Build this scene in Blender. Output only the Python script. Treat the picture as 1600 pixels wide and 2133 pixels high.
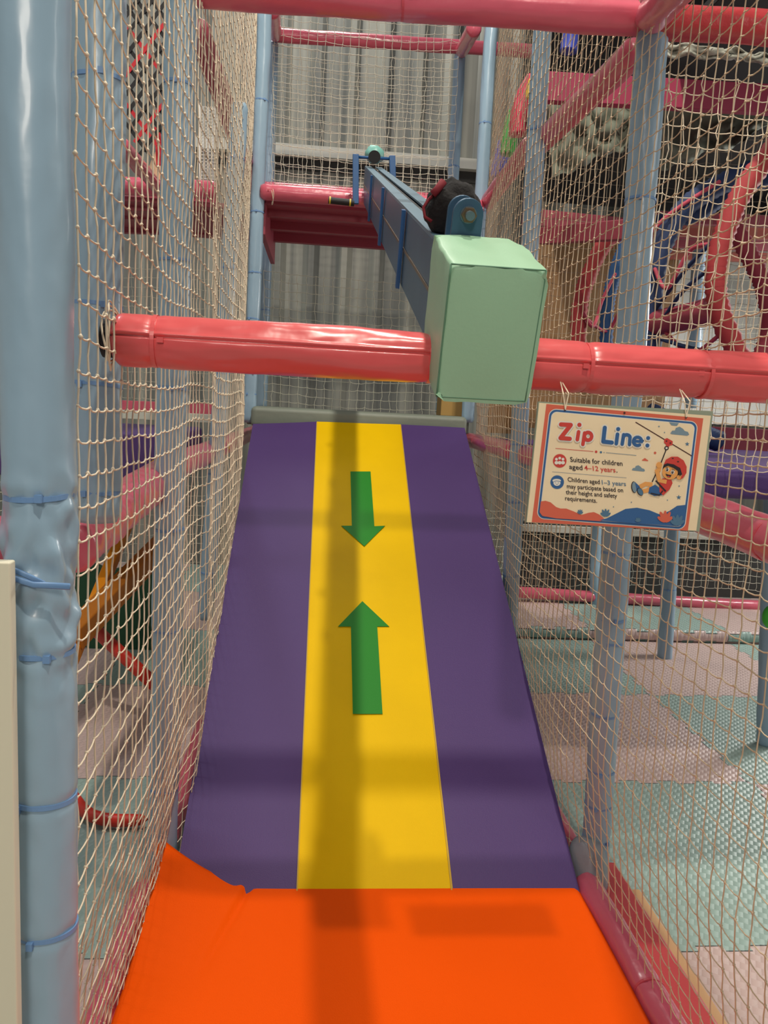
import bpy, math, random
import numpy as np
from mathutils import Vector, Matrix, noise
random.seed(4); rng = np.random.default_rng(4)
S = bpy.context.scene
for o in list(bpy.data.objects): bpy.data.objects.remove(o)
COL = S.collection
# ------------------------------------------------------------------ camera
F = 1600.0; C = np.array([0, 0, 1.5])
def nrm(v): v = np.array(v, float); return v/np.linalg.norm(v)
dY = nrm([665-800, 835-1066.5, F]); a_ = -(dY[0]+dY[1]*.04)/dY[2]
dX = nrm([1, .04, a_]); dZ = np.cross(dX, dY)
cam = bpy.data.cameras.new('camera'); cam.sensor_fit = 'HORIZONTAL'; cam.sensor_width = 36; cam.lens = 36.0*F/1600
cam.clip_start = .02
co = bpy.data.objects.new('camera', cam); COL.objects.link(co)
M = Matrix(((dX[0], -dX[1], -dX[2], C[0]), (dY[0], -dY[1], -dY[2], C[1]), (dZ[0], -dZ[1], -dZ[2], C[2]), (0, 0, 0, 1)))
co.matrix_world = M; S.camera = co
def ray(px, py):
    v = np.array([px-800, py-1066.5, F]); return np.array([v@dX, v@dY, v@dZ])
def atY(px, py, Y): w = ray(px, py); return C+w*(Y/w[1])
def atZ(px, py, Z): w = ray(px, py); return C+w*((Z-C[2])/w[2])
def atX(px, py, X): w = ray(px, py); return C+w*(X/w[0])
# ------------------------------------------------------------------ world, lamps, exposure
w = bpy.data.worlds.new('world'); S.world = w; w.use_nodes = True
w.node_tree.nodes['Background'].inputs[0].default_value = (.86, .93, 1, 1)
w.node_tree.nodes['Background'].inputs[1].default_value = .16
S.view_settings.view_transform = 'Standard'; S.view_settings.look = 'None'
S.view_settings.gamma = 1; S.view_settings.exposure = -0.16
def lamp(name, loc, power, size, color, tgt=(.25, 2.5, 0), kind='AREA', spot=None):
    l = bpy.data.lights.new(name, kind); l.energy = power; l.color = color
    if kind == 'AREA': l.shape = 'DISK'; l.size = size
    else: l.shadow_soft_size = size
    if kind == 'SPOT': l.spot_size = spot; l.spot_blend = .6
    o = bpy.data.objects.new(name, l); COL.objects.link(o); o.location = loc
    o.rotation_euler = (Vector(tgt)-Vector(loc)).to_track_quat('-Z', 'Y').to_euler(); return o
lamp('high_bay_lamp_over_slide', (.64, 2.0, 6.6), 660, .07, (1, .93, .80), kind='SPOT', spot=1.9)
lamp('high_bay_lamp_behind', (.66, -1.0, 6.6), 600, .08, (1, .90, .76), kind='SPOT', spot=1.9)
lamp('fill_light_rear', (-.3, 6.3, 6.8), 105, 1.2, (1, .96, .88), tgt=(0, 6.8, 2))  # unseen fill aimed at the back wall to brighten it
lamp('fill_light_left', (-3.2, 3.4, 6.8), 70, 1.0, (.9, .96, 1), tgt=(-2, 3.4, 0))  # unseen overhead fill for the left side
lamp('fill_light_right_side', (4.7, 4.9, 2.5), 95, 1.1, (1, .97, .92), tgt=(1.9, 3.1, 0))  # unseen area light added to brighten the right tiles from behind
lamp('fill_light_right', (3.0, .9, 3.15), 14, .9, (1, .96, .9), tgt=(2.2, 3.6, 0))  # weak added fill for the right tiles
lamp('fill_light_front', (-.6, -2.6, 3.4), 62, .9, (1, .9, .78), tgt=(.4, 2.0, 1.6))  # unseen fill added to brighten the sign, mint box and crossbar
# ------------------------------------------------------------------ materials
def lin(c):
    return tuple(((x/255)/12.92 if x/255 <= .04045 else ((x/255+.055)/1.055)**2.4) for x in c)+(1,)
MC = {}
def mat(name, col, rough=.5, spec=.5, metal=0, bump=0, bscale=40, var=0, vscale=3, coat=0, emis=0):
    if name in MC: return MC[name]
    m = bpy.data.materials.new(name); m.use_nodes = True; nt = m.node_tree; b = nt.nodes['Principled BSDF']
    b.inputs['Base Color'].default_value = lin(col); b.inputs['Roughness'].default_value = rough
    b.inputs['Specular IOR Level'].default_value = spec; b.inputs['Metallic'].default_value = metal
    b.inputs['Coat Weight'].default_value = coat; b.inputs['Coat Roughness'].default_value = .12
    tc = nt.nodes.new('ShaderNodeTexCoord')
    if emis: b.inputs['Emission Color'].default_value = lin(col); b.inputs['Emission Strength'].default_value = emis
    if bump:
        n = nt.nodes.new('ShaderNodeTexNoise'); n.inputs['Scale'].default_value = bscale; n.inputs['Detail'].default_value = 3
        bp = nt.nodes.new('ShaderNodeBump'); bp.inputs['Strength'].default_value = bump; bp.inputs['Distance'].default_value = .01
        nt.links.new(tc.outputs['Object'], n.inputs['Vector']); nt.links.new(n.outputs['Fac'], bp.inputs['Height'])
        nt.links.new(bp.outputs['Normal'], b.inputs['Normal'])
    if var:
        n = nt.nodes.new('ShaderNodeTexNoise'); n.inputs['Scale'].default_value = vscale; n.inputs['Detail'].default_value = 4
        mx = nt.nodes.new('ShaderNodeMix'); mx.data_type = 'RGBA'
        c = lin(col); mx.inputs['A'].default_value = tuple(x*(1-var) for x in c[:3])+(1,)
        mx.inputs['B'].default_value = tuple(min(1, x*(1+var)) for x in c[:3])+(1,)
        nt.links.new(tc.outputs['Object'], n.inputs['Vector']); nt.links.new(n.outputs['Fac'], mx.inputs['Factor'])
        nt.links.new(mx.outputs['Result'], b.inputs['Base Color'])
    MC[name] = m; return m
BLUE = mat('light_blue_vinyl', (148, 176, 196), .34, bump=.12, bscale=16, coat=.2, var=.06)
BTIE = mat('blue_nylon', (112, 150, 196), .4)
PINK = mat('pink_vinyl', (208, 94, 114), .28, bump=.3, bscale=14, coat=.35, var=.08)
PTIE = mat('pink_nylon', (205, 80, 95), .35)
YTIE = mat('yellow_nylon', (205, 178, 40), .4)
SALM = mat('coral_vinyl', (224, 92, 94), .28, bump=.25, bscale=12, coat=.3)
PBRD = mat('dusty_red_board', (156, 64, 80), .5, var=.06)
CORD = mat('cream_cord', (236, 220, 194), .8)
CORD2 = mat('pale_cord', (222, 220, 200), .8)
PURP = mat('purple_vinyl', (78, 56, 110), .5, .25, bump=.12, bscale=300, var=.05)
YELL = mat('yellow_vinyl', (232, 188, 0), .55, .12, bump=.12, bscale=300, var=.06, vscale=6)
GRN = mat('green_vinyl', (34, 128, 34), .5, .2, bump=.1, bscale=300)
ORNG = mat('orange_vinyl', (240, 84, 0), .6, .08, bump=.12, bscale=260, var=.04)
MINT = mat('mint_leatherette', (158, 200, 166), .45, bump=.04, bscale=200, var=.04)
MINTS = mat('mint_seam', (96, 140, 112), .6)
STEEL = mat('blue_painted_steel', (66, 98, 124), .38, metal=.35, var=.18, vscale=9)
STEEL2 = mat('bright_blue_paint', (38, 86, 138), .4)
BLACK = mat('black_rubber', (22, 22, 24), .6)
FELT = mat('black_fabric', (16, 13, 15), .9, bump=.6, bscale=60)
RUST = mat('rusty_steel', (128, 106, 84), .4, metal=.8, var=.3, vscale=60)
GPAD = mat('grey_green_vinyl', (124, 132, 120), .5, bump=.2, bscale=20)
WOOD = mat('plywood', (140, 104, 66), .6, var=.22, vscale=5)
DARK = mat('shade_backdrop', (26, 24, 26), .9)  # near black that carries the shade of the upper right bay
DGREY = mat('dark_grey', (62, 62, 60), .7, var=.1)
CREAM = mat('cream_board', (226, 220, 196), .5)
WHITE = mat('white_paint', (232, 232, 226), .5)
TAN = mat('tan_cloth', (232, 188, 152), .6, var=.08)
CLOTH = mat('grey_dust_sheet', (112, 118, 104), .75, bump=.3, bscale=9)
RED = mat('red_plastic', (212, 48, 32), .4)
REDR = mat('red_rope', (164, 50, 54), .7)
BLUR = mat('navy_rope', (26, 48, 88), .7)
AMBER = mat('amber_plastic', (226, 140, 20), .45)
DGREEN = mat('dark_green_plastic', (30, 82, 52), .5)
# ------------------------------------------------------------------ mesh helpers
class MB:
    def __init__(s): s.v = []; s.f = []; s.m = []
    def add(s, vs, fs, mi=0):
        o = len(s.v); s.v += [tuple(map(float, v)) for v in vs]; s.f += [tuple(i+o for i in f) for f in fs]; s.m += [mi]*len(fs); return s
    def box(s, lo, hi, mi=0):
        x0, y0, z0 = lo; x1, y1, z1 = hi
        return s.hexa([(x0, y0, z0), (x1, y0, z0), (x1, y1, z0), (x0, y1, z0)], [(x0, y0, z1), (x1, y0, z1), (x1, y1, z1), (x0, y1, z1)], mi)
    def hexa(s, b, t, mi=0):
        return s.add(list(b)+list(t), [(3, 2, 1, 0), (4, 5, 6, 7), (0, 1, 5, 4), (1, 2, 6, 5), (2, 3, 7, 6), (3, 0, 4, 7)], mi)
    def bar(s, p, q, w, h, up=(0, 0, 1), mi=0):
        p = np.array(p, float); q = np.array(q, float); d = nrm(q-p); sd = nrm(np.cross(d, up)); u = np.cross(sd, d)
        c = [(-1, -1), (1, -1), (1, 1), (-1, 1)]
        return s.hexa([p+sd*a*w/2+u*b*h/2 for a, b in c], [q+sd*a*w/2+u*b*h/2 for a, b in c], mi)
    def sweep(s, pts, rad, sides=24, mi=0, caps=True, sq=None):
        pts = [np.array(p, float) for p in pts]; n = len(pts); rings = []
        t0 = nrm(pts[1]-pts[0]); ref = np.array([0, 0, 1.]) if abs(t0[2]) < .9 else np.array([0, 1., 0])
        sd = nrm(np.cross(t0, ref))
        for i, p in enumerate(pts):
            t = nrm(pts[min(i+1, n-1)]-pts[max(i-1, 0)]); sd = nrm(sd-t*(sd@t)); u = np.cross(sd, t)
            for k in range(sides):
                a = 2*math.pi*k/sides; r = rad(i/(n-1), a, i) if callable(rad) else rad
                rings.append(p+(sd*math.cos(a)+u*math.sin(a))*r)
        fs = [(i*sides+k, i*sides+(k+1) % sides, (i+1)*sides+(k+1) % sides, (i+1)*sides+k) for i in range(n-1) for k in range(sides)]
        if caps: fs += [tuple(range(sides-1, -1, -1)), tuple((n-1)*sides+k for k in range(sides))]
        return s.add(rings, fs, mi)
    def ball(s, c, r, nu=14, nv=9, mi=0, fn=None):
        r = np.array(r if hasattr(r, '__len__') else (r, r, r)); vs = []
        for j in range(nv+1):
            th = math.pi*j/nv
            for i in range(nu):
                ph = 2*math.pi*i/nu; d = np.array([math.sin(th)*math.cos(ph), math.sin(th)*math.sin(ph), math.cos(th)])
                vs.append(np.array(c)+d*r*(fn(d) if fn else 1))
        return s.add(vs, [(j*nu+i, (j+1)*nu+i, (j+1)*nu+(i+1) % nu, j*nu+(i+1) % nu) for j in range(nv) for i in range(nu)], mi)
def obj(name, mb, mats, parent=None, smooth=False, origin=None, bevel=0, subsurf=0, **props):
    me = bpy.data.meshes.new(name)
    org = np.array(origin if origin is not None else (0, 0, 0), float)
    if parent is not None: org = np.array(parent.get('_org', (0, 0, 0)), float)
    me.from_pydata([tuple(np.array(v)-org) for v in mb.v], [], mb.f)
    for m in (mats if isinstance(mats, (list, tuple)) else [mats]): me.materials.append(m)
    me.polygons.foreach_set('material_index', mb.m); me.update()
    if smooth: me.polygons.foreach_set('use_smooth', [True]*len(me.polygons))
    o = bpy.data.objects.new(name, me); COL.objects.link(o)
    if parent is not None: o.parent = parent
    else: o.location = org
    o['_org'] = list(org)
    if bevel:
        b = o.modifiers.new('bevel', 'BEVEL'); b.width = bevel; b.segments = 3; b.limit_method = 'ANGLE'; b.harden_normals = False
        me.polygons.foreach_set('use_smooth', [True]*len(me.polygons))
        try:
            wn = o.modifiers.new('wn', 'WEIGHTED_NORMAL'); wn.keep_sharp = True
        except Exception: pass
    if subsurf: sb = o.modifiers.new('s', 'SUBSURF'); sb.levels = sb.render_levels = subsurf
    for k, v in props.items(): o[k] = v
    return o
def root(name, loc, label, cat, group=None):
    o = bpy.data.objects.new(name, None); COL.objects.link(o); o.location = tuple(loc); o['_org'] = [float(x) for x in loc]
    o['label'] = label; o['category'] = cat
    if group: o['group'] = group
    return o
def T(o, label, cat, group=None):
    o['label'] = label; o['category'] = cat
    if group: o['group'] = group
    return o
# ------------------------------------------------------------------ padded pipes
def padded(name, p, q, r, m, label, cat, ties=(), tiem=None, wr=.0022, group=None, seam=None, heavy=None, stubs=True, sides=40, step=.02):
    """foam sleeve with vinyl cover between p and q; ties = fractions along it"""
    p = np.array(p, float); q = np.array(q, float); L = np.linalg.norm(q-p); n = max(6, int(L/step)); sd = random.random()*50
    def rad(t, a, i):
        s = t*L; x = r
        x += wr*noise.noise(Vector((math.cos(a)*1.3+sd, math.sin(a)*1.3, s*5)))*1.6
        x += wr*.5*noise.noise(Vector((math.cos(a)*3+sd, math.sin(a)*3, s*22)))
        if heavy and heavy[0] < t < heavy[1]:
            f = math.sin(math.pi*(t-heavy[0])/(heavy[1]-heavy[0]))
            x += f*heavy[2]*noise.noise(Vector((math.cos(a)*2.2+sd+9, math.sin(a)*2.2+s*9, s*26)))
        for tt in ties: x -= .0032*math.exp(-((s-tt*L)/.009)**2)
        e = min(s, L-s)
        if e < .014: x -= .010*(1-e/.014)**2
        if seam is not None:
            da = (a-seam+math.pi) % (2*math.pi)-math.pi
            x -= .007*math.exp(-(da/.04)**2); x += .002*math.exp(-((da-.10)/.07)**2)
        return x
    mb = MB(); mb.sweep([p+(q-p)*i/n for i in range(n+1)], rad, sides)
    o = obj(name, mb, m, smooth=True, origin=p); T(o, label, cat, group)
    d = nrm(q-p); ref = np.array([0, 0, 1.]) if abs(d[2]) < .9 else np.array([1, 0, 0.])
    for tt in ties:
        c = p+(q-p)*tt; a1 = nrm(np.cross(d, ref)); a2 = np.cross(a1, d); tb = MB()
        til = random.uniform(-.12, .12); vs = []; NT = 40; hw_ = .0036
        for k in range(NT):
            an = 2*math.pi*k/NT; e_ = a1*math.cos(an)+a2*math.sin(an); o_ = c+d*til*r*math.sin(an+1)
            vs += [o_+e_*(r-.004)-d*hw_, o_+e_*(r-.0002)-d*hw_, o_+e_*(r-.0002)+d*hw_, o_+e_*(r-.004)+d*hw_]
        tb.add(vs, [(k*4+j, ((k+1) % NT)*4+j, ((k+1) % NT)*4+(j+1) % 4, k*4+(j+1) % 4) for k in range(NT) for j in range(4)])
        fr = -1 if True else 1
        hd = c+nrm(np.array([random.uniform(-.6, .6), -1, 0])-d*(np.array([0, -1, 0])@d))*(r+.002)
        tb.bar(hd-d*.0055, hd+d*.0055, .009, .008, up=(0, 1, 0.01))
        obj('cable_tie', tb, tiem or m, parent=o, smooth=False)
    return o
XL, XR = -.415, .92
def post(px0, px1, Y, w0, label, ties=(), **k):
    """px0/px1 = (x, y) of the upper and lower end on the depth Y"""
    a = atY(*px1, Y); b = atY(*px0, Y)
    return padded('padded_post', a, b, w0, BLUE, label, 'post', ties, BTIE, **k)
P1 = post((66, -60), (99, 2190), 1.12, .0475, 'wide light blue padded post at the left edge of the picture, nearest the camera', (.14, .275, .42, .565), wr=.0022, heavy=(.37, .60, .014), step=.006, sides=56)
P2 = post((205, -40), (203, 1085), 1.56, .0475, 'blue padded post behind the cord net, second post from the left edge', (.06, .27, .42, .83), wr=.003)
P3 = post((378, -30), (338, 1800), 2.35, .046, 'blue padded post on the left between the lattice of straps and the slide foot', (.1, .3, .42, .58, .72, .9))
P4 = post((500, 215), (428, 1290), 3.5, .036, 'blue padded post behind the left net beside the upper half of the slide', (.1, .3, .5, .7, .9))
P5 = post((554, -30), (519, 880), 4.75, .040, 'slim blue post at the left front corner of the far platform', (.07, .12, .25, .36, .5, .75))
P6 = post((568, 88), (544, 850), 5.9, .044, 'glossy blue post at the left rear corner of the far platform', (.28, .62))
P7 = post((1028, -30), (974, 880), 4.75, .038, 'slim blue post at the right front corner of the far platform', (.1, .22, .34, .5, .7))
P8 = post((958, 114), (918, 862), 5.9, .043, 'glossy blue post at the right rear corner of the far platform', (.3, .7))
P9 = post((1135, -30), (1057, 1345), 3.5, .041, 'blue post behind the right net beside the middle of the slide', (.12, .24, .33, .42, .55, .8))
P10 = post((1359, 58), (1236, 1828), 2.35, .0465, 'blue post behind the sign, standing at the right foot of the slide', (.025, .055, .1, .145, .22, .31, .34, .42, .82), wr=.003)
P11 = post((1404, 1040), (1384, 1376), 4.85, .05, 'short looking blue post standing on pink tiles in the right play area', (.45,))
P12 = post((1612, 1000), (1594, 1552), 3.5, .042, 'blue post cut by the right edge of the picture above the tiles')
P13 = post((1244, 1030), (1238, 1268), 5.9, .042, 'far blue post half hidden behind the post at the slide foot')
P14 = post((1458, 505), (1440, 850), 5.6, .05, 'shaded blue post behind the rope tunnels')
# foot cover of the right post
mb = MB(); b0 = atZ(1205, 1850, 0)
mb.sweep([(.955, 2.31, -.1), (.955, 2.31, -.02), (.958, 2.32, .05), (.965, 2.34, .10)], lambda t, a, i: [.085, .08, .06, .047][i]*(1+.08*math.sin(3*a)), 28)
T(obj('post_foot_cover', mb, mat('grey_vinyl', (140, 144, 150), .4, bump=.3, bscale=20), smooth=True, subsurf=1, origin=(.955, 2.31, -.1)), 'grey folded vinyl cover round the foot of the right slide post', 'cover')
def tube(px0, Y0, px1, Y1, r, label, ties=(), m=PINK, tm=PTIE, **k):
    return padded('padded_tube', atY(*px0, Y0), atY(*px1, Y1), r, m, label, 'padded tube', ties, tm, **k)
SEAM = .12
# front crossbar: seam faces the camera
tube((240, 706), 1.45, (1665, 793), 1.47, .0475, 'big coral padded crossbar running across the picture behind the mint box', (.055, .435, .665, .845), SALM, SALM, seam=SEAM, wr=.0028, step=.008, sides=150)
mb = MB(); e = atY(240, 706, 1.45); mb.sweep([e+np.array((-.02, 0, 0)), e+np.array((.01, 0, 0))], .034, 24); mb.sweep([e+np.array((-.024, 0, 0)), e+np.array((-.018, 0, 0))], .02, 20, 1)
T(obj('pipe_end', mb, [BLACK, WOOD], smooth=False, origin=e), 'open dark pipe end at the left of the coral crossbar', 'pipe end')
tube((395, -24), 2.35, (1352, 40), 2.35, .046, 'pink padded tube crossing the top of the picture', (.45,), wr=.003)
tube((1355, 42), 2.33, (1640, 62), 2.35, .047, 'red padded tube from the right post to the top right edge', (), mat('red_vinyl', (176, 52, 56), .35, bump=.3, coat=.2), wr=.003)
tube((1356, 36), 2.3, (1560, -190), 1.5, .046, 'pink tube rising from the right post joint toward the camera', ())
padded('padded_tube', atX(1326, 105, .955), atX(1112, 312, .955), .046, PINK, 'pink tube slanting away behind the right net below the top joint', 'padded tube', wr=.002)
padded('padded_tube', atX(1106, 300, .955), atX(1004, 436, .955), .044, PINK, 'farther pink tube slanting down to the right post of the far platform', 'padded tube')
padded('padded_tube', atX(412, 60, -.505), atX(496, 298, -.505), .046, PBRD, 'pink tube slanting away behind the upper left net', 'padded tube')
padded('padded_tube', atX(503, 322, -.485), atX(536, 405, -.485), .044, PINK, 'farther pink tube ending at the left post of the far platform', 'padded tube')
tube((543, 399), 4.73, (1006, 434), 4.73, .046, 'pink tube along the front edge of the far platform', (.05, .4, .8), wr=.002)
tube((546, 392), 5.88, (960, 420), 5.88, .046, 'darker pink tube along the rear edge of the far platform', ())
tube((572, 73), 5.9, (1125, 108), 5.9, .046, 'pink tube across the top of the far rear net', ())
tube((566, 20), 4.8, (573, 72), 5.85, .046, 'short dark pink tube at the upper left corner of the far frame', ())
tube((988, 58), 4.8, (962, 106), 5.85, .046, 'short dark pink tube at the upper right corner of the far frame', ())
padded('padded_tube', atX(140, 1142, -.50), atX(352, 980, -.50), .058, PINK, 'wrinkled pink tube low on the left, nearest part behind the net', 'padded tube', (.9,), YTIE, heavy=(-.3, .8, .006), step=.008)
padded('padded_tube', atX(356, 976, -.50), atX(536, 897, -.50), .05, PINK, 'pink tube low on the left farther along beside the slide', 'padded tube', (.35,), YTIE)
padded('padded_tube', (-1.4, 1.2, 1.30), (-.46, 1.2, 1.25), .05, PINK, 'pink tube end showing left of the nearest blue post', 'padded tube')
padded('padded_tube', atX(972, 915, .95), atX(1072, 940, .95), .044, PINK, 'pink tube beside the upper right edge of the slide', 'padded tube', (.3,), PTIE)
padded('padded_tube', atX(1086, 944, .96), atX(1250, 990, .96), .046, PINK, 'pink tube running behind the left edge of the sign', 'padded tube')
padded('padded_tube', atX(1430, 1056, .98), atX(1680, 1152, .98), .05, PINK, 'glossy pink tube sloping out past the right edge of the sign', 'padded tube', (.78,), PTIE, wr=.003)
padded('padded_tube', (.95, 1.3, -.02), (.935, 2.27, -.02), .044, PINK, 'pink floor tube along the right edge of the orange mat', 'padded tube', (.5,), PTIE)
padded('padded_tube', (.935, 2.38, .0), (.925, 3.46, .0), .044, PINK, 'pink floor tube tucked behind the right edge of the slide', 'padded tube')
padded('padded_tube', (-.485, 1.2, -.04), (-.475, 2.27, -.04), .044, PINK, 'pink floor tube along the left edge of the orange mat', 'padded tube')
padded('padded_tube', (-.46, 2.4, .0), (-.46, 3.46, .0), .044, PINK, 'pink floor tube tucked behind the left edge of the slide', 'padded tube')
tube((1078, 1233), 5.9, (1238, 1243), 5.9, .046, 'low pink tube on the floor ledge left of the far blue post', ())
tube((1248, 1244), 5.9, (1700, 1269), 5.9, .046, 'low pink tube along the rear of the right play area', (.6,))
tube((250, 300), 3.5, (338, 402), 4.7, .036, 'translucent pink tube slanting down below the strap lattice', ())
tube((240, 386), 4.75, (452, 396), 4.75, .05, 'pink tube behind the left net at platform height', ())
# ------------------------------------------------------------------ nets
def segs_mesh(segs, r, sides=4):
    a = segs[:, 0]; b = segs[:, 1]; d = b-a; d /= np.linalg.norm(d, axis=1)[:, None]+1e-9
    ref = np.where(np.abs(d[:, 2:3]) > .8, np.array([[0, 1., 0]]), np.array([[0, 0, 1.]]))
    s = np.cross(d, ref); s /= np.linalg.norm(s, axis=1)[:, None]; u = np.cross(s, d)
    vs = []
    for e in (a, b):
        for k in range(sides):
            an = 2*math.pi*k/sides; vs.append(e+(s*math.cos(an)+u*math.sin(an))*r)
    V = np.stack(vs, 1).reshape(-1, 3); n = len(segs); base = np.arange(n)*2*sides
    Q = np.stack([np.stack([base+k, base+(k+1) % sides, base+sides+(k+1) % sides, base+sides+k], 1) for k in range(sides)], 1).reshape(-1, 4)
    return V, Q
def net(name, fn, nu, nv, r, kr, m, label, sagv=.004, jit=.0011, cat='net', wob=0.0008, skip=None):
    K = np.zeros((nu, nv, 3))
    for i in range(nu):
        for j in range(nv): K[i, j] = fn(i, j)
    K += rng.normal(0, jit, K.shape)
    seg = []
    for i in range(nu):
        for j in range(nv):
            if skip and skip(i, j): continue
            if j+1 < nv and not (skip and skip(i, j+1)):
                p, q = K[i, j], K[i, j+1]; mdl = (p+q)/2+rng.normal(0, wob, 3); seg += [(p, mdl), (mdl, q)]
            if i+1 < nu and not (skip and skip(i+1, j)):
                p, q = K[i, j], K[i+1, j]; sg = np.array([0, 0, -sagv*rng.uniform(.3, 1.3)])
                a = p+(q-p)*.3+sg; b = p+(q-p)*.7+sg; seg += [(p, a), (a, b), (b, q)]
    V, Q = segs_mesh(np.array(seg), r)
    if kr:
        kk = K.reshape(-1, 3)
        if skip: kk = np.array([K[i, j] for i in range(nu) for j in range(nv) if not skip(i, j)])
        oc = np.array([(1, 0, 0), (0, 1, 0), (-1, 0, 0), (0, -1, 0), (0, 0, 1.5), (0, 0, -1.5)])*kr
        kv = (kk[:, None, :]+oc[None]*rng.uniform(.8, 1.25, (len(kk), 1, 1))).reshape(-1, 3)
        tri = np.array([(0, 1, 4), (1, 2, 4), (2, 3, 4), (3, 0, 4), (1, 0, 5), (2, 1, 5), (3, 2, 5), (0, 3, 5)])
        kt = (tri[None]+(np.arange(len(kk))*6)[:, None, None]).reshape(-1, 3)+len(V)
        faces = [tuple(x) for x in Q.tolist()]+[tuple(x) for x in kt.tolist()]; V = np.vstack([V, kv])
    else: faces = [tuple(x) for x in Q.tolist()]
    me = bpy.data.meshes.new(name); me.from_pydata(V.tolist(), [], faces); me.materials.append(m)
    me.polygons.foreach_set('use_smooth', [True]*len(me.polygons)); me.update()
    o = bpy.data.objects.new(name, me); COL.objects.link(o); T(o, label, cat); return o
def nz(*a): return noise.noise(Vector(a))
def slide_z(Y): return max(0, (Y-2.207)*math.tan(math.radians(30.09)))
def right_fn(i, j):
    Y = 1.03+.0515*i; z = -.03+.050*j
    x = .868+.006*nz(Y*1.1, z*.9, 3)+.003*nz(Y*4, z*3, 8)
    x += .07*max(0, 1-max(z, 0)/.5)*(1 if Y < 2.25 else max(0, 1-(Y-2.25)/.15))
    if Y > 2.2: x += .026*max(0, min(1, 1-(z-slide_z(Y))/.25))
    x -= .012*math.exp(-((Y-3.5)/.12)**2) if z > .9 else 0
    x += .085*max(0, (Y-3.7)/1.05)**1.3
    x += .03*math.exp(-((z-1.0)/.3)**2)*(math.sin((Y-2.4)*1.3)**2 if Y > 2.5 else 0)
    return (x, Y+.008*nz(Y*1.2, z*.8, 1), z+.010*nz(Y*1.6, z*1.1, 5)-.008*math.sin((Y-1.2)*2.6)**2)
net('safety_net', right_fn, 73, 80, .00165, .0033, mat('tan_cord', (214, 192, 160), .8), 'cream knotted cord net forming the right wall of the slide lane')
def left_fn(i, j):
    Y = 1.19+.0520*i; z = -.02+.0515*j
    x = -.362+.008*nz(Y*1.1, z*.9, 13)+.004*nz(Y*4, z*3, 18)
    x -= .078*max(0, 1-max(z, 0)/.6)*(1 if Y < 2.3 else max(0, 1-(Y-2.3)/.2))
    if Y > 2.3: x -= .022*max(0, min(1, 1-(z-slide_z(Y))/.25))
    x -= .085*max(0, (Y-3.7)/1.05)**1.3
    x += .022*math.exp(-((Y-2.55)/.12)**2)*(.3+.7*math.exp(-((z-1.2)/.7)**2))-.02*math.exp(-((Y-4.3)/.5)**2)*math.exp(-((z-2.1)/.6)**2)
    return (x, Y+.009*nz(Y*1.2, z*.8, 11), z+.012*nz(Y*2, z*1.1, 15)-.014*math.sin((Y-1.2)*2.6)**2)
net('safety_net', left_fn, 69, 76, .0017, .0036, mat('light_cord', (234, 218, 192), .8), 'cream knotted cord net forming the left wall of the slide lane')
def plane_net(x0, x1, Y, z0, z1, cell, r, kr, m, label, seed, lean=0, bow=.03):
    nu = int((x1-x0)/cell)+1; nv = int((z1-z0)/cell)+1
    def fn(i, j):
        x = x0+cell*i; z = z0+cell*j
        return (x+.02*nz(x*2, z*2, seed)+lean*(z-z0), Y+bow*nz(x*1.2, z*1.2, seed+3), z+.018*nz(x*1.6, z*2, seed+6)-.02*math.sin((x-x0)*2.4))
    return net('safety_net', fn, nu, nv, r, kr, m, label, jit=.003, wob=.003)
plane_net(-.40, .92, 5.70, 2.68, 4.3, .058, .0019, .0036, CORD2, 'pale net hanging above the far platform in front of the grey wall', 21)
plane_net(-.36, .90, 5.84, 2.70, 4.0, .066, .0018, .0032, CORD2, 'second looser pale net just behind the far platform net', 31, lean=-.05)
plane_net(-.40, .92, 5.82, 1.42, 2.42, .062, .0018, .003, CORD2, 'net under the far platform behind the slide top', 41, lean=-.03)
plane_net(.98, 2.5, 2.44, 1.36, 2.60, .052, .0016, .003, CORD, 'cream cord net across the right bay behind the first net', 51)
plane_net(1.0, 3.4, 4.72, 1.4, 3.9, .075, .0013, .0022, mat("dim_cord", (150, 136, 116), .8), 'net across the middle of the right bay in front of the shade backdrop', 61)
plane_net(1.0, 4.3, 6.0, .12, .72, .06, .0018, 0, CORD2, 'low pale net at the rear of the right play area', 71)
plane_net(-2.3, -.5, 4.8, .45, 1.25, .06, .0018, 0, CORD2, 'pale net behind the amber climbing frame on the left', 81)
plane_net(-2.6, -.55, 5.8, 1.45, 2.4, .065, .0018, 0, CORD2, 'pale net in the far left bay under the red boards', 91)
plane_net(2.1, 4.4, 6.15, 1.6, 2.75, .07, .002, 0, CORD2, 'net before the white lit-wall panel on the right', 95)
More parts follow.
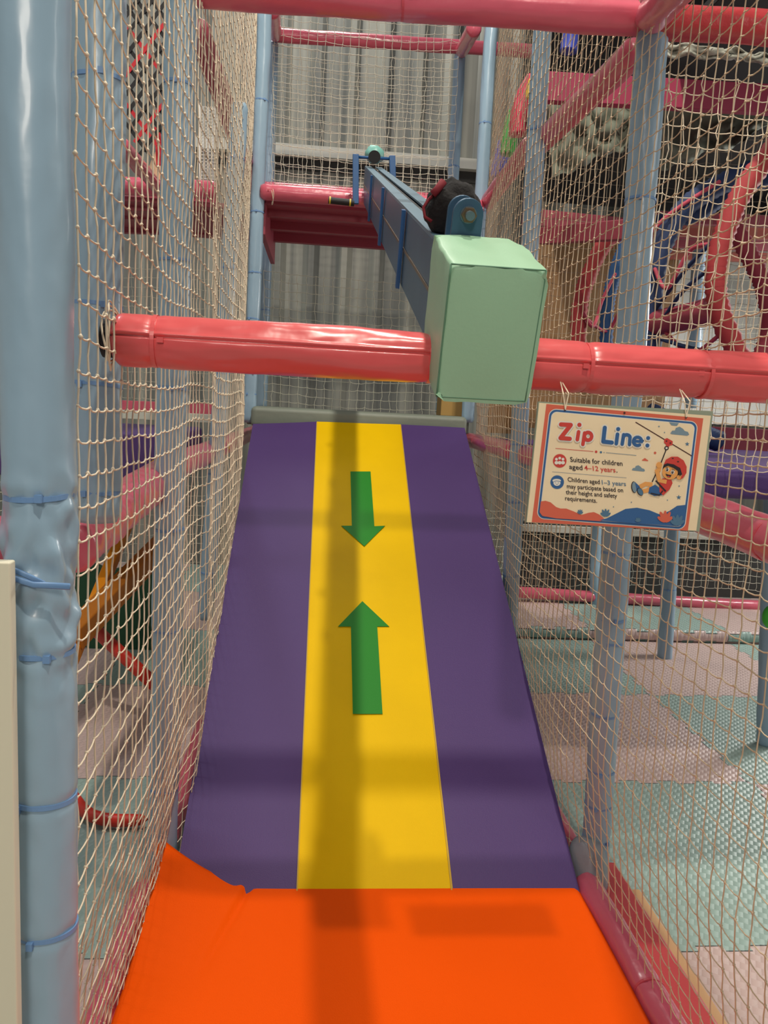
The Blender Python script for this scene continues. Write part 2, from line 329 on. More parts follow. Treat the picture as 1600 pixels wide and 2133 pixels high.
# ------------------------------------------------------------------ slide
ty = math.tan(math.radians(30.09)); Y0 = 2.207
def onS(px, py, off=0.0):
    w_ = ray(px, py); n = np.array([0, -ty, 1.]); n /= np.linalg.norm(n); p0 = np.array([0, Y0, 0])+n*off
    return C+w_*(((p0-C)@n)/(w_@n))
nS = nrm([0, -ty, 1])
def slab(name, quad, parent, m, thick=.07, off=0, nu=10, nv=26, bev=False, wave=.0):
    """quad: top-left, top-right, bottom-right, bottom-left pixels"""
    tl, tr, br, bl = [onS(*p, off) for p in quad]; mb = MB(); top = []
    for j in range(nv+1):
        for i in range(nu+1):
            u = i/nu; v = j/nv; P = (tl*(1-u)+tr*u)*(1-v)+(bl*(1-u)+br*u)*v
            e = min(u, 1-u)*np.linalg.norm(tr-tl); dz = -.006*max(0, 1-e/.03)**2 if bev else 0
            top.append(P+nS*(dz+wave*nz(P[0]*3, P[1]*2.5, 4)))
    lowr = [p-nS*thick for p in top]; n1 = (nu+1)*(nv+1); W = nu+1
    fs = [(j*W+i, (j+1)*W+i, (j+1)*W+i+1, j*W+i+1) for j in range(nv) for i in range(nu)]
    fs += [tuple(x+n1 for x in reversed(f)) for f in fs]
    rim = [i for i in range(W)]+[j*W+nu for j in range(1, nv+1)]+[nv*W+i for i in range(nu-1, -1, -1)]+[j*W for j in range(nv-1, 0, -1)]
    fs += [(rim[k], rim[(k+1) % len(rim)], rim[(k+1) % len(rim)]+n1, rim[k]+n1) for k in range(len(rim))]
    mb.add(top+lowr, fs); return obj(name, mb, m, parent=parent, smooth=False)
sr = root('foam_slide', (.25, Y0, 0), 'steep padded slide, purple with a yellow centre strip and two green arrows', 'slide')
def lp(y, a, b): t = (y-a[1])/(b[1]-a[1]); return (a[0]+(b[0]-a[0])*t, y)
LB = 1880
o = slab('side_panel', [(527, 883), (660, 878), lp(LB, (660, 878), (619, 1850)), lp(LB, (527, 883), (372, 1790))], sr, PURP, wave=.003); o['label'] = 'purple left panel'
o = slab('side_panel', [(835, 884), (968, 891), lp(LB, (968, 891), (1205, 1848)), lp(LB, (835, 884), (943, 1850))], sr, PURP, wave=.003); o['label'] = 'purple right panel'
o = slab('centre_strip', [(660, 878), (835, 884), lp(LB, (835, 884), (943, 1850)), lp(LB, (660, 878), (619, 1850))], sr, YELL, wave=.003, bev=False); o['label'] = 'yellow centre strip'
def arrow(pts):
    mb = MB(); a = [onS(*p, .0035) for p in pts]; b = [onS(*p, -.004) for p in pts]; n = len(pts)
    mb.add(a+b, [tuple(range(n-1, -1, -1)), tuple(range(n, 2*n))]+[(i, (i+1) % n, (i+1) % n+n, i+n) for i in range(n)])
    o = obj('arrow', mb, GRN, parent=sr); return o
o = arrow([(730, 982), (772, 982), (780, 1096), (802, 1095), (759, 1138), (711, 1095), (733, 1095)]); o['label'] = 'green arrow pointing down'
o = arrow([(755, 1252), (811, 1305), (786, 1305), (797, 1487), (735, 1487), (731, 1305), (704, 1305)]); o['label'] = 'green arrow pointing up'
for (x0, x1) in ((619, 660), (835, 943)):
    mb = MB(); p = onS(x0 if x0 == 619 else 835, 1878 if x0 == 619 else 885, .003); q = onS(660 if x0 == 619 else 943.5, 880 if x0 == 619 else 1878, .003)
    if x0 == 619: p = onS(*lp(1878, (660, 878), (619, 1850)), .0028)
    mb.bar(p, q, .004, .003, up=nS); obj('stitched_seam', mb, mat('seam_thread', (190, 160, 60), .7), parent=sr)
# pad at the slide top
def soft_box(name, lo, hi, m, bev, label, cat, **k):
    mb = MB().box(lo, hi); o = obj(name, mb, m, origin=lo, bevel=bev, **k); return T(o, label, cat)
z1 = atY(740, 858, 4.7)[2]
soft_box('platform_pad', (-.40, 4.62, z1-.12), (.90, 4.80, z1+.005), GPAD, .03, 'grey green padded roll across the top of the slide', 'pad')
soft_box('platform_deck', (-.44, 4.80, z1-.11), (.95, 5.95, z1-.005), GPAD, .01, 'grey padded deck behind the slide top', 'deck')
# orange mat
mb = MB(); nx, ny = 130, 140; tp = []; ca = atZ(518, 1850, 0)[:2]; cb = atZ(428, 2010, 0)[:2]
for j in range(ny+1):
    for i in range(nx+1):
        u = i/nx; v = j/ny; x = -.44+1.336*u; y = .85+(2.235-.85)*v
        c = max(0, 1-u/.20)**1.5*max(0, (v-.72)/.28)**1.4
        z = .108*c+.002*nz(x*3, y*3, 0)
        q_ = np.array((x, y)); ab = cb-ca; tt = max(0, min(1, (q_-ca)@ab/(ab@ab))); dv = (q_-ca)[0]*ab[1]-(q_-ca)[1]*ab[0]; dd = dv/np.linalg.norm(ab); on = 1 if 0 <= (q_-ca)@ab/(ab@ab) <= 1 else math.exp(-(np.linalg.norm(q_-(ca+ab*tt))/.03)**2)
        z += on*(1-.6*tt)*(-.010*math.exp(-(dd/.010)**2)+.006*math.exp(-((dd-.022)/.014)**2))
        e = min(x+.44, .896-x, y-.85); z -= .012*max(0, 1-e/.025)**2
        tp.append((x-.01*c, y+.08*c, z))
n1 = len(tp); W = nx+1; lw = [(p[0], p[1], -.1) for p in tp]
fs = [(j*W+i, j*W+i+1, (j+1)*W+i+1, (j+1)*W+i) for j in range(ny) for i in range(nx)]
rim = [i for i in range(W)]+[j*W+nx for j in range(1, ny+1)]+[ny*W+i for i in range(nx-1, -1, -1)]+[j*W for j in range(ny-1, 0, -1)]
allf = fs+[tuple(x+n1 for x in reversed(f)) for f in fs]+[(rim[(k+1) % len(rim)], rim[k], rim[k]+n1, rim[(k+1) % len(rim)]+n1) for k in range(len(rim))]
mb.add(tp+lw, allf); T(obj('landing_mat', mb, ORNG, smooth=True, origin=(.2, 1.5, -.1)), 'thick bright orange foam landing mat at the foot of the slide', 'mat')
mb = MB().box((1.0, .9, -.1), (1.10, 2.42, -.045)); T(obj('edge_pad', mb, SALM, origin=(1.04, 1.6, -.1), bevel=.012), 'flat coral floor pad outside the right floor tube', 'pad')
mb = MB().box((1.103, .9, -.1), (1.14, 2.3, -.07)); T(obj('edge_board', mb, mat('beige_board', (222, 178, 130), .5), origin=(1.12, 1.6, -.1), bevel=.004), 'thin beige board beside the coral floor pad', 'board')
# ------------------------------------------------------------------ setting
def floor_mat():
    m = bpy.data.materials.new('jigsaw_foam_tiles'); m.use_nodes = True; nt = m.node_tree; N = nt.nodes.new; L = nt.links.new
    b = nt.nodes['Principled BSDF']; b.inputs['Roughness'].default_value = .42
    g = N('ShaderNodeNewGeometry'); mp = N('ShaderNodeMapping'); mp.inputs['Location'].default_value = (-2.0/1.05, -2.05/1.05, 0); mp.inputs['Scale'].default_value = (1/1.05, 1/1.05, 1)
    L(g.outputs['Position'], mp.inputs['Vector'])
    # jigsaw offset of the joints
    sx = N('ShaderNodeSeparateXYZ'); L(mp.outputs[0], sx.inputs[0])
    def mth(op, a, bb=None, c=None):
        n = N('ShaderNodeMath'); n.operation = op
        for i, v in enumerate((a, bb, c)):
            if v is None: continue
            if isinstance(v, (int, float)): n.inputs[i].default_value = v
            else: L(v, n.inputs[i])
        return n.outputs[0]
    def jig(p): return mth('MULTIPLY', mth('SUBTRACT', mth('GREATER_THAN', mth('SINE', mth('MULTIPLY', p, 38.0)), 0.0), .5), .022)
    u = mth('ADD', sx.outputs[0], jig(sx.outputs[1])); v = mth('ADD', sx.outputs[1], jig(sx.outputs[0]))
    par = mth('FLOORED_MODULO', mth('ADD', mth('FLOOR', u), mth('FLOOR', v)), 2.0)
    mx = N('ShaderNodeMix'); mx.data_type = 'RGBA'; L(par, mx.inputs['Factor'])
    mx.inputs['A'].default_value = lin((204, 180, 174)); mx.inputs['B'].default_value = lin((156, 180, 172))
    def edge(p):
        f = mth('FRACT', p); return mth('LESS_THAN', mth('MINIMUM', f, mth('SUBTRACT', 1.0, f)), .0022)
    ed = mth('MAXIMUM', edge(u), edge(v)); m2 = N('ShaderNodeMix'); m2.data_type = 'RGBA'; L(ed, m2.inputs['Factor'])
    L(mx.outputs['Result'], m2.inputs['A']); m2.inputs['B'].default_value = lin((70, 72, 70))
    L(m2.outputs['Result'], b.inputs['Base Color'])
    # scalloped leaf relief
    mp2 = N('ShaderNodeMapping'); mp2.inputs['Scale'].default_value = (34, 34, 1); mp2.inputs['Rotation'].default_value = (0, 0, .5); L(g.outputs['Position'], mp2.inputs['Vector'])
    s2 = N('ShaderNodeSeparateXYZ'); L(mp2.outputs[0], s2.inputs[0])
    row = mth('FLOOR', s2.outputs[1]); xo = mth('ADD', s2.outputs[0], mth('MULTIPLY', mth('FLOORED_MODULO', row, 2.0), .5))
    fx = mth('SUBTRACT', mth('FRACT', xo), .5); fy = mth('FRACT', s2.outputs[1])
    h = mth('SUBTRACT', fy, mth('MULTIPLY', mth('MULTIPLY', fx, fx), 2.4)); hh = mth('FRACT', h)
    bp = N('ShaderNodeBump'); bp.inputs['Strength'].default_value = .8; bp.inputs['Distance'].default_value = .006
    L(hh, bp.inputs['Height']); L(bp.outputs['Normal'], b.inputs['Normal']); return m
FL = floor_mat()
obj('floor', MB().box((-5, -3, -.2), (5.5, 7.5, -.1)), FL, kind='structure')
obj('trim_1', MB().box((1.0, 5.18, -.1), (5.2, 6.35, -.01)), FL, kind='structure', bevel=.04)
def corr(name, c1, c2, sc, rough=.5):
    m = bpy.data.materials.new(name); m.use_nodes = True; nt = m.node_tree; N = nt.nodes.new; L = nt.links.new; b = nt.nodes['Principled BSDF']
    b.inputs['Roughness'].default_value = rough; b.inputs['Metallic'].default_value = .15
    g = N('ShaderNodeNewGeometry'); mp = N('ShaderNodeMapping'); mp.inputs['Scale'].default_value = (5, .02, .12); L(g.outputs['Position'], mp.inputs['Vector'])
    n = N('ShaderNodeTexNoise'); n.inputs['Scale'].default_value = 2.2; n.inputs['Detail'].default_value = 5; L(mp.outputs[0], n.inputs['Vector'])
    r = N('ShaderNodeMapRange'); r.inputs['From Min'].default_value = .38; r.inputs['From Max'].default_value = .62; L(n.outputs['Fac'], r.inputs['Value'])
    mx = N('ShaderNodeMix'); mx.data_type = 'RGBA'; mx.inputs['A'].default_value = lin(c1); mx.inputs['B'].default_value = lin(c2)
    L(r.outputs['Result'], mx.inputs['Factor']); L(mx.outputs['Result'], b.inputs['Base Color']); return m
WALLM = corr('corrugated_steel', (120, 122, 118), (164, 164, 154), 6)
mb = MB(); xs = []; x = -5.0
while x < 5.5:
    xs += [(x, 7.3), (x+.05, 7.26), (x+.10, 7.26), (x+.15, 7.3), (x+.24, 7.3)]; x += .30
vs = [(a, b, -.1) for a, b in xs]+[(a, b, 6.5) for a, b in xs]; n = len(xs)
mb.add(vs, [(i, i+1, i+1+n, i+n) for i in range(n-1)]); obj('wall_back', mb, WALLM, kind='structure')
obj('wall_left', MB().box((-5.1, -3, -.1), (-5, 7.5, 6.5)), mat('wall_paint', (200, 206, 204), .6), kind='structure')
obj('wall_right', MB().box((5.4, -3, -.1), (5.5, 7.5, 6.5)), MC['wall_paint'], kind='structure')
def pbox(px0, px1, Y, dy=.02):
    """box whose front face spans two pixels on the depth Y"""
    a = atY(*px0, Y); b = atY(*px1, Y); return (min(a[0], b[0]), Y, min(a[2], b[2])), (max(a[0], b[0]), Y+dy, max(a[2], b[2]))
def board(name, px0, px1, Y, m, label, cat, dy=.02, bev=.004):
    lo, hi = pbox(px0, px1, Y, dy); return T(obj(name, MB().box(lo, hi), m, origin=lo, bevel=bev), label, cat)
def pbar(name, p, q, w_, h, m, label, cat, up=(0, 0, 1), bev=.004):
    mb = MB().bar(p, q, w_, h, up); return T(obj(name, mb, m, origin=p, bevel=bev), label, cat)
# pale rail on the back wall and dark gap below it
obj('trim_2', MB().box((-1.2, 7.14, atY(700, 318, 7.14)[2]-.045), (1.6, 7.24, atY(700, 318, 7.14)[2]+.045)), mat('pale_rail', (216, 216, 206), .5), kind='structure')
obj('trim_3', MB().box((-1.2, 7.22, atY(700, 340, 7.2)[2]-.07), (1.6, 7.25, atY(700, 340, 7.2)[2]+.07)), DGREY, kind='structure')
# joists below the far platform
for k, (yy, Y, xa, xb) in enumerate(((444, 4.95, 548, 1000), (472, 5.25, 556, 1000), (497, 5.6, 562, 990))):
    p = atY(xa, yy-6, Y); q = atY(xb, yy+22, Y)
    q[2] = p[2] = (p[2]+q[2])/2
    pbar('platform_joist', p, q, .05, .085, PBRD, ['front dusty red joist under the far platform', 'middle dusty red joist under the far platform', 'rear dusty red joist under the far platform'][k], 'joist')
pbar('platform_joist', (-.375, 4.80, 2.56), (-.375, 5.8, 2.56), .03, .20, PBRD, 'red side board at the left end of the far platform joists', 'joist')
soft_box('upper_deck', (-.43, 4.8, 2.635), (.93, 5.85, 2.665), PBRD, .005, 'thin red deck of the far upper platform', 'deck')
for k, (yy, Y) in enumerate(((424, 4.95), (443, 5.25), (472, 5.6))):
    p = atY(238, yy, Y); q = atY(452, yy+6, Y); pbar('platform_joist', p, q, .05, .085, PBRD, ['front red joist behind the left net', 'middle red joist behind the left net', 'lowest pink edged red joist behind the left net'][k], 'joist')
p = atY(238, 404, 4.8); soft_box('upper_deck', (-1.9, 4.82, p[2]-.03), (-.52, 5.75, p[2]+.0), PBRD, .004, 'thin red deck behind the pink tube on the left', 'deck')
# ------------------------------------------------------------------ zip line beam
bd = nrm(ray(680, 271)*np.array([0, 1, 1])); bn = np.array([0, -bd[2], bd[1]]); bx = np.array([1., 0, 0]); BO = np.array([.262, 1.6, 1.838])
def B(s, a, b): return BO+bd*s+bx*a+bn*b
def bbox_(mb, s0, s1, a0, a1, b0, b1, mi=0):
    return mb.hexa([B(s0, a0, b0), B(s0, a1, b0), B(s1, a1, b0), B(s1, a0, b0)], [B(s0, a0, b1), B(s0, a1, b1), B(s1, a1, b1), B(s1, a0, b1)], mi)
br = root('zip_line_beam', B(0, 0, -.1), 'long blue steel zip line beam rising from the mint box to the far platform', 'beam')
s0, s1 = -.22, 3.32
mb = MB(); bbox_(mb, s0, s1, -.05, -.044, -.092, 0); bbox_(mb, s0, s1, -.05, -.044, -.19, -.098); obj('side_plate', mb, STEEL, parent=br, bevel=.001)
mb = MB(); bbox_(mb, s0, s1, .044, .05, -.092, 0); bbox_(mb, s0, s1, .044, .05, -.19, -.098); obj('side_plate', mb, STEEL, parent=br, bevel=.001)
mb = MB(); bbox_(mb, s0, s1, -.043, .043, -.192, -.186); obj('bottom_plate', mb, STEEL, parent=br)
mb = MB(); bbox_(mb, s0, s1, -.0495, -.012, .0005, .006); bbox_(mb, s0, s1, .012, .0495, .0005, .006); obj('top_flange', mb, mat('grey_blue_paint', (104, 132, 150), .4, metal=.3, var=.12, vscale=12), parent=br)
mb = MB(); bbox_(mb, s0, s1, -.0115, .0115, -.03, -.004); obj('slot', mb, BLACK, parent=br)
mb = MB(); bbox_(mb, s0, s1, -.0525, -.0505, -.0985, -.0915); obj('rail_line', mb, RUST, parent=br)
for Yc in (3.8, 2.97, 2.13):
    s = (Yc-1.6)/bd[1]; mb = MB(); bbox_(mb, s-.012, s+.012, -.064, -.0535, -.20, .004); bbox_(mb, s-.018, s-.012, -.056, -.0535, -.2, .004)
    obj('clamp_bracket', mb, STEEL2, parent=br, bevel=.002)
# end bracket with bolt
mb = MB(); pr = [(-.029, .0), (-.029, .052)]+[(-.029*math.cos(t), .052+.029*math.sin(t)) for t in np.linspace(0, math.pi, 13)][1:]+[(.029, .0)]
sA, sB = -.115, -.105; n = len(pr)
for (c0, c1) in ((sA, sB), (sA+.07, sB+.07)):
    mb.add([B(c0, a, b+.005) for a, b in pr]+[B(c1, a, b+.005) for a, b in pr], [tuple(range(n)), tuple(range(2*n-1, n-1, -1))]+[((i+1) % n, i, i+n, (i+1) % n+n) for i in range(n)])
o = obj('end_bracket', mb, STEEL, parent=br, bevel=.0015)
mb = MB()
def hexn(mb, c0, c1, r, a0=0.0, b0=.057, k=6, mi=0):
    mb.add([B(c0, a0+r*math.cos(2*math.pi*i/k), b0+r*math.sin(2*math.pi*i/k)) for i in range(k)]+[B(c1, a0+r*math.cos(2*math.pi*i/k), b0+r*math.sin(2*math.pi*i/k)) for i in range(k)], [tuple(range(k)), tuple(range(2*k-1, k-1, -1))]+[((i+1) % k, i, i+k, (i+1) % k+k) for i in range(k)], mi)
hexn(mb, -.118, -.115, .0155, k=20, mi=1); hexn(mb, -.127, -.118, .0145); hexn(mb, -.140, -.127, .0085, k=16, mi=1)
obj('bolt', mb, [RUST, mat('zinc', (120, 140, 150), .35, metal=.8)], parent=br)
mb = MB(); c = B(.045, -.006, .052)
mb.ball(c, (.056, .055, .056), 40, 26, fn=lambda d: 1+.14*nz(d[0]*2, d[1]*2, d[2]*2)+.09*nz(d[0]*5, d[1]*5, d[2]*5+3))
o = T(obj('end_stop_cover', mb, FELT, smooth=True, origin=c), 'black fabric bundle wrapped over the end stop on the beam', 'fabric cover')
mb = MB(); q0 = c+np.array([-.058, -.012, .012])
mb.sweep([q0+np.array(v) for v in ((.02, -.02, .012), (.004, -.02, -.004), (-.006, -.02, -.02), (-.002, -.02, -.038), (.012, -.022, -.046))], .0032, 8)
mb.sweep([q0+np.array(v) for v in ((.030, -.028, .03), (.018, -.03, .012), (.010, -.028, .004))], .008, 8)
obj('red_string', mb, mat('dark_red_string', (120, 26, 38), .8), parent=o, smooth=True, label='dark red string')
# mint end box
def mintbox():
    hw, hh, dpt = .080, .122, .235; s_f = -.36; mb = MB(); N = 9; cen = -.100
    L6 = []
    for f in range(6):
        idx = {}
        for i in range(N+1):
            for j in range(N+1):
                u = 2*i/N-1; v = 2*j/N-1
                p = {0: (u, v, -1), 1: (u, v, 1), 2: (u, -1, v), 3: (u, 1, v), 4: (-1, u, v), 5: (1, u, v)}[f]
                a, b, s = p; k = 1-.10*max(0, (abs(a)*abs(b))-.72)-.06*max(0, abs(b)*abs(s)-.8)-.06*max(0, abs(a)*abs(s)-.8)
                flare = 1+.06*(-s+1)/2*0
                if b > 0: b *= 1-.16*(1-s)/2
                bul = .006*((1-a*a)*(1-b*b) if f < 2 else 0)
                idx[i, j] = B(s_f+dpt*(s+1)/2*k+bul*(-1 if f == 0 else 1)+(.012*b*0), a*hw*k*flare+.017+.003*nz(a*2, b*2, s*2), cen+b*hh*k+.003*nz(a*2+5, b*2, s*2))
        vs = [idx[i, j] for i in range(N+1) for j in range(N+1)]
        fs = [(i*(N+1)+j, (i+1)*(N+1)+j, (i+1)*(N+1)+j+1, i*(N+1)+j+1) for i in range(N) for j in range(N)]
        mb.add(vs, fs)
    return mb, (hw, hh, dpt, s_f, cen)
mb, (hw, hh, dpt, s_f, cen) = mintbox()
bxo = obj('buffer_box', mb, MINT, smooth=True, origin=B(-.2, 0, -.2)); T(bxo, 'mint green padded box covering the near end of the zip line beam', 'padded box')
wd = bxo.modifiers.new('weld', 'WELD'); wd.merge_threshold = .0015; bv = bxo.modifiers.new('b', 'BEVEL'); bv.width = .006; bv.segments = 3; bv.angle_limit = .7
wn = bxo.modifiers.new('wn', 'WEIGHTED_NORMAL')
mb = MB(); cs = [(-1, -1), (1, -1), (1, 1), (-1, 1)]; e = .975
for i in range(4):
    a, b = cs[i], cs[(i+1) % 4]; mb.sweep([B(s_f+.0008, .017+a[0]*hw*e+(b[0]-a[0])*hw*e*t, cen+(lambda v: v*.853 if v > 0 else v)(a[1]*hh*e+(b[1]-a[1])*hh*e*t)) for t in np.linspace(0, 1, 12)], .0016, 6)
obj('piping', mb, MINTS, parent=bxo, smooth=True)
# trolley
tY = 4.55; tr_ = root('zip_line_trolley', atY(780, 345, tY), 'blue zip line trolley with drop handles at the far end of the beam', 'trolley')
mb = MB()
for x0, y0, x1, y1 in ((741, 322, 741, 425), (817, 325, 819, 395)):
    mb = MB().bar(atY(x0, y0, tY), atY(x1, y1, tY), .034, .03, up=(0, 1, 0)); obj('side_arm', mb, STEEL2, parent=tr_, bevel=.003)
mb = MB(); mb.sweep([atY(742, 327, tY), atY(816, 331, tY)], .008, 14); obj('axle', mb, STEEL2, parent=tr_, smooth=True)
mb = MB(); mb.sweep([atY(780, 327, tY-.05), atY(780, 327, tY+.02)], .034, 26); obj('wheel', mb, BLACK, parent=tr_)
mb = MB(); mb.ball(atY(780, 322, tY+.09), (.055, .05, .045), 16, 10, fn=lambda d: 1+.25*nz(*(d*3))); obj('hub_cover', mb, mat('teal_vinyl', (120, 178, 168), .4), parent=tr_, smooth=True)
mb = MB(); mb.sweep([atY(738, 423, tY), atY(684, 417, tY)], .018, 18); obj('hand_grip', mb, BLACK, parent=tr_, smooth=False)
mb = MB()
for x, y in ((686, 417), (728, 422)): mb = MB(); mb.sweep([atY(x, y, tY), atY(x+3, y+.3, tY)], .0205, 18); obj('grip_ring', mb, YTIE, parent=tr_, label='brass coloured grip ring')
# ------------------------------------------------------------------ sign
SY = 1.40
def cz(x, y, k=0): return atY(1080+x/3.81, 820+y/3.81, SY-.0004*k)
sg = root('zip_line_sign', cz(800, 60), 'printed Zip Line rules sign tied below the coral crossbar', 'sign')
PC = [0]
def poly(mb, pts, k, mi=0):
    PC[0] += 1; k = k+(PC[0] % 31)*.03
    mb.add([cz(x, y, k) for x, y in pts], [tuple(range(len(pts)-1, -1, -1))], mi)
mb = MB(); q = [(158, 62), (1546, 140), (1436, 1095), (60, 1022)]
mb.hexa([atY(1080+x/3.81, 820+y/3.81, SY+.0005) for x, y in q], [atY(1080+x/3.81, 820+y/3.81, SY)+np.array((0, .006, 0)) for x, y in q])
obj('backing_board', mb, mat('sage_board', (150, 160, 140), .5), parent=sg)
mb = MB(); poly(mb, [(165, 72), (1528, 175), (1412, 1088), (66, 1020)], 1)
PAP = mat('cream_paper', (250, 228, 190), .22, bump=.5, bscale=9); obj('poster', mb, PAP, parent=sg)
def bil(q, u, v): q = [np.array(p, float) for p in q]; return (q[0]*(1-u)+q[1]*u)*(1-v)+(q[3]*(1-u)+q[2]*u)*v
def rquad(q, r, n=8):
    w_ = np.linalg.norm(np.array(q[1])-q[0]); h = np.linalg.norm(np.array(q[3])-q[0]); out = []
    for cx, cy, a0 in ((r, r, 180), (w_-r, r, 270), (w_-r, h-r, 0), (r, h-r, 90)):
        for t in range(n+1):
            a = math.radians(a0+90*t/n); out.append(tuple(bil(q, (cx+r*math.cos(a))/w_, (cy+r*math.sin(a))/h)))
    return out
inner = [(246, 116), (1428, 222), (1322, 1082), (143, 992)]
def shrink(q, d):
    w_ = 1190; h = 870; return [tuple(bil(q, d/w_, d/h)), tuple(bil(q, 1-d/w_, d/h)), tuple(bil(q, 1-d/w_, 1-d/h)), tuple(bil(q, d/w_, 1-d/h))]
SAL = mat('salmon_ink', (222, 108, 84), .35); BLI = mat('blue_ink', (62, 104, 156), .35); BLK = mat('dark_ink', (52, 46, 50), .4)
SKN = mat('skin_ink', (240, 170, 96), .35); WHI = mat('white_ink', (238, 232, 220), .35); GBI = mat('grey_blue_ink', (130, 152, 164), .35); RDI = mat('red_ink', (212, 74, 66), .35); BRN = mat('brown_ink', (84, 52, 48), .4); LBI = mat('steel_blue_ink', (88, 124, 152), .35)
mb = MB(); poly(mb, [(222, 82), (1468, 196), (1345, 1088), (106, 1020)], 2, 0); poly(mb, rquad(inner, 60), 3, 1); poly(mb, rquad(shrink(inner, 6), 54), 4, 2); poly(mb, rquad(shrink(inner, 22), 44), 5, 3); poly(mb, rquad(shrink(inner, 28), 40), 6, 4)
obj('border', mb, [SAL, WHI, BLI, WHI, PAP], parent=sg)
def ell(cx, cy, rx, ry, rot=0, n=24):
    c, s = math.cos(rot), math.sin(rot); return [(cx+rx*math.cos(t)*c-ry*math.sin(t)*s, cy+rx*math.cos(t)*s+ry*math.sin(t)*c) for t in [2*math.pi*i/n for i in range(n)]]
def thick(pts, w_):
    out = []; p = [np.array(x, float) for x in pts]; Lf = []; Rt = []
    for i in range(len(p)):
        d = nrm(p[min(i+1, len(p)-1)]-p[max(i-1, 0)]); nn = np.array([-d[1], d[0]])*w_/2; Lf.append(tuple(p[i]+nn)); Rt.append(tuple(p[i]-nn))
    return Lf+Rt[::-1]
def star(cx, cy, r): return [(cx+r*(1 if i % 2 == 0 else .42)*math.sin(math.pi*i/5), cy-r*(1 if i % 2 == 0 else .42)*math.cos(math.pi*i/5)) for i in range(10)]
mb = MB(); MI = [SAL, BLI, BLK, SKN, WHI, GBI, RDI, BRN, LBI]
s_, b_, k_, n_, w__, g_, r_, br_, l_ = range(9)
# hills (kept inside the blue frame)
poly(mb, [(178, 855), (215, 850), (255, 862), (300, 900), (335, 912), (380, 912), (440, 935), (500, 962), (560, 945), (600, 940), (640, 958), (690, 1000), (650, 1012), (300, 990), (190, 970), (168, 940)], 7, s_)
poly(mb, [(640, 1004), (700, 990), (780, 950), (850, 915), (940, 905), (1040, 925), (1130, 962), (1200, 930), (1260, 890), (1334, 882), (1318, 1000), (1300, 1040), (1268, 1052), (900, 1028)], 7, b_)
def leaf(x, y, ang, L_, w2, mi, k=8): poly(mb, ell(x+math.sin(ang)*L_/2, y-math.cos(ang)*L_/2, w2, L_/2, ang, 14), k, mi)
for x, y, sc, mi in ((490, 955, .6, l_), (692, 975, 1.0, l_), (950, 1018, .6, l_), (1165, 1020, 1.5, s_), (1262, 1045, 1.4, l_)):
    for a in (-.95, -.45, 0, .45, .95): leaf(x, y, a, 62*sc*(1 if abs(a) < .9 else .8), 10*sc, mi, 9)
# clouds, stars and dots
for x, y, sc, mi in ((1280, 308, 1, g_), (952, 600, .7, g_), (1005, 527, .34, s_)):
    poly(mb, [(x-75*sc, y+8*sc), (x-60*sc, y-14*sc), (x-38*sc, y-16*sc), (x-30*sc, y-36*sc), (x, y-46*sc), (x+28*sc, y-28*sc), (x+40*sc, y-12*sc), (x+66*sc, y-4*sc), (x+76*sc, y+18*sc), (x+60*sc, y+26*sc), (x-60*sc, y+14*sc)], 7, mi)
poly(mb, [(1196, 226), (1274, 234), (1258, 256), (1215, 252)], 7, g_)
for x, y, r in ((1340, 400, 19), (1273, 823, 21)): poly(mb, star(x, y, r), 7, l_)
for x, y, r, mi in ((617, 461, 10, r_), (655, 465, 9, l_), (680, 467, 4, g_), (1085, 470, 10, s_), (1116, 260, 6, g_), (1160, 308, 5, g_), (1276, 733, 6, g_), (1183, 845, 5, g_), (897, 862, 5, g_), (755, 898, 5, g_)): poly(mb, ell(x, y, r, r), 7, mi)
poly(mb, thick([(294, 434), (595, 459)], 4), 7, r_); poly(mb, thick([(695, 468), (936, 490)], 4), 7, g_); poly(mb, thick([(268, 620), (858, 668)], 2.5), 7, l_)
# round icons
poly(mb, ell(328, 533, 54, 54), 7, r_); poly(mb, ell(308, 702, 54, 54), 7, b_)
for dx in (-26, 0, 26): poly(mb, ell(328+dx, 520-(8 if dx == 0 else 0), 11, 11), 8, w__); poly(mb, ell(328+dx, 548, 15, 14), 8, w__)
poly(mb, ell(306, 708, 28, 24), 8, w__); poly(mb, ell(304, 690, 34, 14), 8, w__); poly(mb, thick([(282, 700), (300, 692), (334, 698)], 4), 9, b_)
for dx in (-11, 11): poly(mb, ell(306+dx, 708, 3, 3), 9, b_)
poly(mb, thick([(298, 718), (306, 721), (314, 718)], 3), 9, b_)
# rope, pulley and child on the line
poly(mb, thick([(930, 226), (1376, 494)], 8), 7, br_)
poly(mb, [(1158, 362), (1180, 352), (1226, 378), (1222, 408), (1200, 412), (1192, 430), (1170, 424), (1172, 404), (1156, 390)], 8, r_); poly(mb, ell(1176, 376, 6, 6), 9, br_); poly(mb, ell(1206, 392, 6, 6), 9, br_)
poly(mb, ell(1176, 432, 18, 16), 8, k_); poly(mb, ell(1176, 432, 9, 8), 9, w__)
poly(mb, thick([(1172, 446), (1128, 560), (1062, 700)], 9), 8, k_)
poly(mb, [(1040, 745), (1085, 722), (1150, 770), (1140, 806), (1080, 812), (1032, 790)], 9, b_)
poly(mb, thick([(1064, 722), (1010, 716), (960, 742)], 34), 8, n_); poly(mb, thick([(1060, 746), (1015, 770), (985, 775)], 32), 8, n_)
poly(mb, ell(918, 742, 22, 46, -.1), 9, k_); poly(mb, ell(921, 742, 18, 42, -.1), 10, g_); poly(mb, [(925, 700), (962, 735), (968, 752), (938, 772)], 10, b_)
poly(mb, ell(966, 778, 22, 34, -.5), 11, k_); poly(mb, ell(968, 778, 18, 30, -.5), 12, l_)
